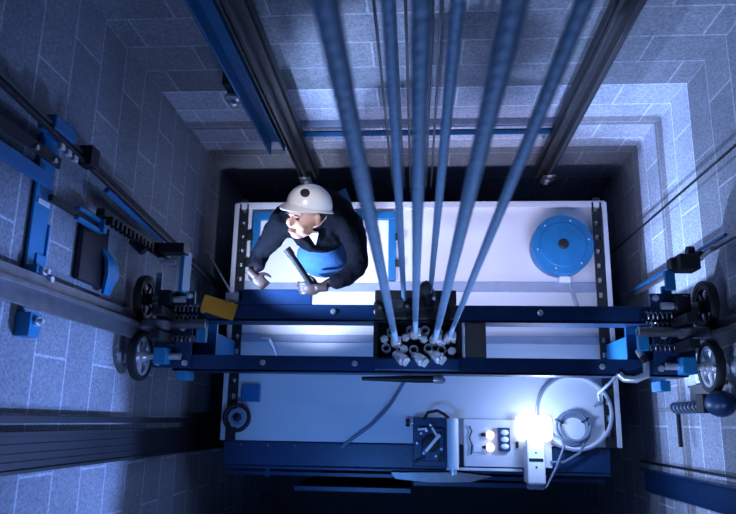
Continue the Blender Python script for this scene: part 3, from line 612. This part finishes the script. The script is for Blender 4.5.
# ---------------------------------------------------------------- the worker
def skin(name, pts, edges, radii, root=0, sub=2):
    me = bpy.data.meshes.new(name); me.from_pydata([Vector(p) for p in pts], edges, [])
    o = bpy.data.objects.new(name, me); COL.objects.link(o)
    o.modifiers.new('skin', 'SKIN')
    for i, r in enumerate(radii):
        sv = me.skin_vertices[0].data[i]; sv.radius = r if isinstance(r, tuple) else (r, r); sv.use_root = (i == root)
    s = o.modifiers.new('sub', 'SUBSURF'); s.levels = sub; s.render_levels = sub
    return o
def bake_into(bm, o):
    dg = bpy.context.evaluated_depsgraph_get(); dg.update()
    me = bpy.data.meshes.new_from_object(o.evaluated_get(dg)); me.transform(o.matrix_world)
    bm.from_mesh(me); bpy.data.objects.remove(o); bpy.data.meshes.remove(me)
def remesh(o, vox, smooth_it=4):
    r = o.modifiers.new('remesh', 'REMESH'); r.mode = 'VOXEL'; r.voxel_size = vox; r.use_smooth_shade = True
    if smooth_it: s = o.modifiers.new('smooth', 'SMOOTH'); s.iterations = smooth_it; s.factor = .5

pr = thing('person', 'worker in white hard hat and dark jacket leaning over the crosshead', 'person', (-.62, 1.38, .03))
# joints
PEL = (-.62, 1.40, .92); WST = (-.63, 1.34, 1.06); CHS = (-.63, 1.22, 1.24); NKB = (-.635, 1.22, 1.39); NK = (-.645, 1.20, 1.48)
HEAD = Vector((-.645, 1.16, 1.615))
RS = (-.83, 1.20, 1.36); RE = (-1.01, 1.02, 1.20); RH = (-1.02, .875, 1.265)     # the worker's right arm (left in the picture)
LS = (-.42, 1.21, 1.36); LE = (-.355, .94, 1.23); LH = (-.60, .80, 1.26)
# body (skin): one continuous surface with head, neck, hands
bmB = bmesh.new()
P_ = [PEL, WST, CHS, NKB, NK, (HEAD.x, HEAD.y + .02, HEAD.z - .03), RS, RE, RH, LS, LE, LH,
      (-.72, 1.42, .50), (-.73, 1.44, .12), (-.52, 1.44, .50), (-.51, 1.46, .12), (-.74, 1.34, .075), (-.50, 1.36, .075)]
E_ = [(0, 1), (1, 2), (2, 3), (3, 4), (4, 5), (3, 6), (6, 7), (7, 8), (3, 9), (9, 10), (10, 11), (0, 12), (12, 13), (0, 14), (14, 15), (13, 16), (15, 17)]
R_ = [.13, .12, .13, .08, .055, .06, .055, .042, .026, .055, .042, .026, .07, .045, .07, .045, .04, .04]
bake_into(bmB, skin('tmp', P_, E_, R_))
# head modelled in its own frame (face looks along -Y, up +Z), then turned
yaw = Matrix.Rotation(math.radians(-6), 3, 'Z'); HR = yaw @ Matrix.Rotation(math.radians(-60), 3, 'X') @ Matrix.Rotation(math.radians(-34), 3, 'Z')
HS = 1.13
def hp(x, y, z): return HEAD + HR @ Vector((x, y, z)) * HS
def hb(bm, c, s, **k): blob(bm, hp(*c), [q * HS for q in s], HR, **k)
hb(bmB, (0, .01, .03), (.078, .098, .10)); hb(bmB, (0, -.036, -.035), (.062, .064, .080)); hb(bmB, (0, -.058, -.090), (.036, .034, .026))
hb(bmB, (0, -.108, -.022), (.010, .014, .026)); hb(bmB, (0, -.112, -.036), (.014, .012, .010)); hb(bmB, (0, -.088, .016), (.055, .016, .012))
for s in (-1, 1):
    hb(bmB, (s * .036, -.062, -.036), (.030, .032, .028)); hb(bmB, (s * .080, .008, -.012), (.010, .018, .032)); hb(bmB, (s * .036, -.03, -.072), (.028, .045, .026))
hb(bmB, (0, -.098, -.066), (.024, .012, .007)); hb(bmB, (0, -.095, -.078), (.020, .012, .007))
def hand(bm, wrist, palm_dir, up, side, curl, scale=1.0):
    """palm_dir: wrist to knuckles; up: back of hand; side: towards the thumb"""
    d = Vector(palm_dir).normalized(); u = Vector(up); u = (u - d * u.dot(d)).normalized(); t = d.cross(u).normalized()
    if t.dot(Vector(side)) < 0: t = -t
    w0 = Vector(wrist); k = scale
    blob(bm, w0 + d * .045 * k, (.042 * k, .05 * k, .019 * k), Matrix((t, d, u)).transposed())
    tube(bm, [w0 - d * .05, w0 + d * .02], .026 * k, 14)
    for j, (off, L_) in enumerate(((.031, .072), (.011, .08), (-.010, .074), (-.030, .058))):
        p = w0 + d * .082 * k + t * off * k; pts = [w0 + d * .05 * k + t * off * k * .8, p]; a = 0
        for q, fr in enumerate((.42, .32, .26)):
            a += curl[q]; dirv = d * math.cos(a) - u * math.sin(a); p = p + dirv * L_ * fr * k; pts.append(p)
        n = len(pts); bake_into(bm, skin('f', pts, [(i, i + 1) for i in range(n - 1)], [.0095 * k, .0095 * k, .009 * k, .008 * k, .007 * k], 0, 1))
    p = w0 + d * .02 * k + t * .028 * k; pts = [p]
    for q, (L_, dd) in enumerate(((.035, t * .75 + d * .6 - u * .2), (.032, t * .35 + d * .85 - u * .45), (.024, d * .9 - u * .5 - t * .1))):
        p = p + dd.normalized() * L_ * k; pts.append(p)
    bake_into(bm, skin('f', pts, [(i, i + 1) for i in range(3)], [.014 * k, .012 * k, .010 * k, .008 * k], 0, 1))
hand(bmB, RH, (.55, -.5, -.12), (.1, -.1, 1), (1, .3, 0), (.9, 1.1, .8), 1.0)
hand(bmB, LH, (-.85, -.05, .0), (.15, -.35, 1), (-.2, 1, 0), (.35, .6, .5), 1.12)
body = obj('body', bmB, 'skin'); remesh(body, .006, 3); body.parent = pr; body.location = -Vector(pr.location)
def wp(name, bm, m, smooth=True, **k): return part(name, bm, m, pr, smooth=smooth, **k)
for s in (-1, 1):
    bm = bmesh.new(); hb(bm, (s * .031, -.089, -.004), (.013, .008, .006), u=12, v=8); wp('eye', bm, 'eye')
    bm = bmesh.new(); hb(bm, (s * .032, -.097, .016), (.021, .008, .005), u=12, v=8); wp('eyebrow', bm, 'hair')
bm = bmesh.new(); hb(bm, (0, -.103, -.071), (.021, .008, .006), u=14, v=8); wp('lips', bm, 'lip')
bm = bmesh.new(); hb(bm, (0, .035, .02), (.083, .085, .075)); wp('hair', bm, 'hair')
# jacket
bmJ = bmesh.new()
PJ = [(-.62, 1.40, .90), WST, CHS, (-.635, 1.235, 1.385), RS, (-.93, 1.10, 1.27), RE, (-1.015, .955, 1.23), (-1.017, .905, 1.25), LS, (-.375, 1.07, 1.29), LE, (-.45, .86, 1.245), (-.545, .81, 1.257)]
EJ = [(0, 1), (1, 2), (2, 3), (3, 4), (4, 5), (5, 6), (6, 7), (7, 8), (3, 9), (9, 10), (10, 11), (11, 12), (12, 13)]
RJ = [.155, .15, .17, .10, .10, .078, .070, .058, .046, .10, .085, .078, .062, .048]
bake_into(bmJ, skin('tmp', PJ, EJ, RJ))
blob(bmJ, (-.74, 1.24, 1.30), (.13, .13, .14)); blob(bmJ, (-.52, 1.25, 1.30), (.13, .13, .14)); blob(bmJ, (-.63, 1.31, 1.30), (.20, .12, .15)); blob(bmJ, (-.62, 1.14, 1.25), (.17, .12, .12))
J = obj('jacket', bmJ, 'jacket'); remesh(J, .011, 5)
tx = bpy.data.textures.new('folds', 'CLOUDS'); tx.noise_scale = .09; dm = J.modifiers.new('folds', 'DISPLACE'); dm.texture = tx; dm.strength = .03; dm.mid_level = .5
J.parent = pr; J.location = -Vector(pr.location)
bm = bmesh.new(); pts = [Vector((-.635, 1.215, 1.43)) + Vector((math.cos(a) * .075, math.sin(a) * .075, .018 * math.sin(a + .2))) for a in [i * 2 * PI / 28 for i in range(29)]]
tube(bm, pts, .022, 10); c_ = wp('collar', bm, 'jacket')
bm = bmesh.new(); v = [bm.verts.new(p) for p in ((-.665, 1.115, 1.43), (-.595, 1.11, 1.43), (-.62, 1.055, 1.36))]; bm.faces.new(v); r = bmesh.ops.extrude_face_region(bm, geom=bm.faces[:]); bmesh.ops.translate(bm, verts=[q for q in r['geom'] if isinstance(q, bmesh.types.BMVert)], vec=(0, -.012, .01))
wp('shirt_collar', bm, 'white', smooth=False)
# lit blue overall front below the jacket hem
bm = bmesh.new(); blob(bm, (-.60, 1.04, 1.09), (.185, .14, .15), u=24, v=16); o = wp('overalls', bm, 'shirt')
# trousers, boots
bmT = bmesh.new()
bake_into(bmT, skin('tmp', [PEL, (-.72, 1.42, .50), (-.73, 1.44, .14), (-.52, 1.44, .50), (-.51, 1.46, .14)], [(0, 1), (1, 2), (0, 3), (3, 4)], [.15, .09, .075, .09, .075]))
T = obj('trousers', bmT, 'shirt', smooth=True); T.parent = pr; T.location = -Vector(pr.location)
for x in (-.735, -.505):
    bm = bmesh.new(); blob(bm, (x, 1.39, .075), (.05, .135, .05)); box(bm, (x - .05, 1.26, .032), (x + .05, 1.51, .05), bevel=.006); blob(bm, (x, 1.455, .12), (.055, .06, .08)); wp('boot', bm, 'black')
# hard hat: shell, brim, badge
HR2 = HR @ Matrix.Rotation(math.radians(-12), 3, 'X')
def hp2(x, y, z): return HEAD + HR2 @ Vector((x, y + .006, z + .012)) * HS * .97
def hat_shell():
    bm = bmesh.new(); n = 40; rings = []
    for i in range(15):
        ph = (PI / 2) * i / 14
        rr = []
        for k in range(n):
            a = 2 * PI * k / n; fr = math.cos(ph) ** .8
            x = .112 * fr * math.cos(a); y = .135 * fr * math.sin(a) + .006; z = .035 + .115 * math.sin(ph) ** .95 + (.006 * math.exp(-(x / .02) ** 2) if i > 5 else 0)
            rr.append(bm.verts.new(hp2(x, y, z)))
        rings.append(rr)
    for A, Bq in zip(rings, rings[1:]):
        for k in range(n): bm.faces.new((A[k], A[(k + 1) % n], Bq[(k + 1) % n], Bq[k]))
    bm.faces.new(rings[0][::-1]); bmesh.ops.remove_doubles(bm, verts=bm.verts[:], dist=.0005)
    # brim with a peak at the front
    inner = []; outer = []; outl = []
    for k in range(n):
        a = 2 * PI * k / n; c, s_ = math.cos(a), math.sin(a)
        pk = max(0, -s_) ** 2.2
        inner.append(bm.verts.new(hp2(.108 * c, .131 * s_ + .006, .040)))
        outer.append(bm.verts.new(hp2((.122 + .004 * pk) * c, (.147 + .038 * pk) * s_ + .006, .028 - .022 * pk)))
        outl.append(bm.verts.new(hp2((.122 + .004 * pk) * c, (.147 + .038 * pk) * s_ + .006, .022 - .022 * pk)))
    for k in range(n):
        j = (k + 1) % n; bm.faces.new((inner[k], inner[j], outer[j], outer[k])); bm.faces.new((outer[k], outer[j], outl[j], outl[k])); bm.faces.new((outl[k], outl[j], inner[j], inner[k]))
    return bm
hh = wp('hard_hat', hat_shell(), 'hat')
bc = hp2(.045, -.092, .108); nrm = (HR2 @ Vector((.38, -.62, .62))).normalized()
bm = bmesh.new(); lathe(bm, bc, nrm, [(0, -.02), (.027, -.02), (.027, .004), (.022, .006), (0, .006)], 28)
o = obj('badge', bm, 'black', smooth=True); o.parent = hh; o.location = Vector((0, 0, 0)) - Vector(hh.location) - Vector(pr.location)
# held torch / tool
bm = bmesh.new(); tube(bm, [(-.76, .97, 1.40), (-.65, .81, 1.31)], .020, 14); tube(bm, [(-.79, 1.01, 1.415), (-.76, .97, 1.40)], .025, 14)
tag(obj('hand_tool', bm, 'black', smooth=True), 'black rod shaped tool held in the left hand of the worker', 'tool')
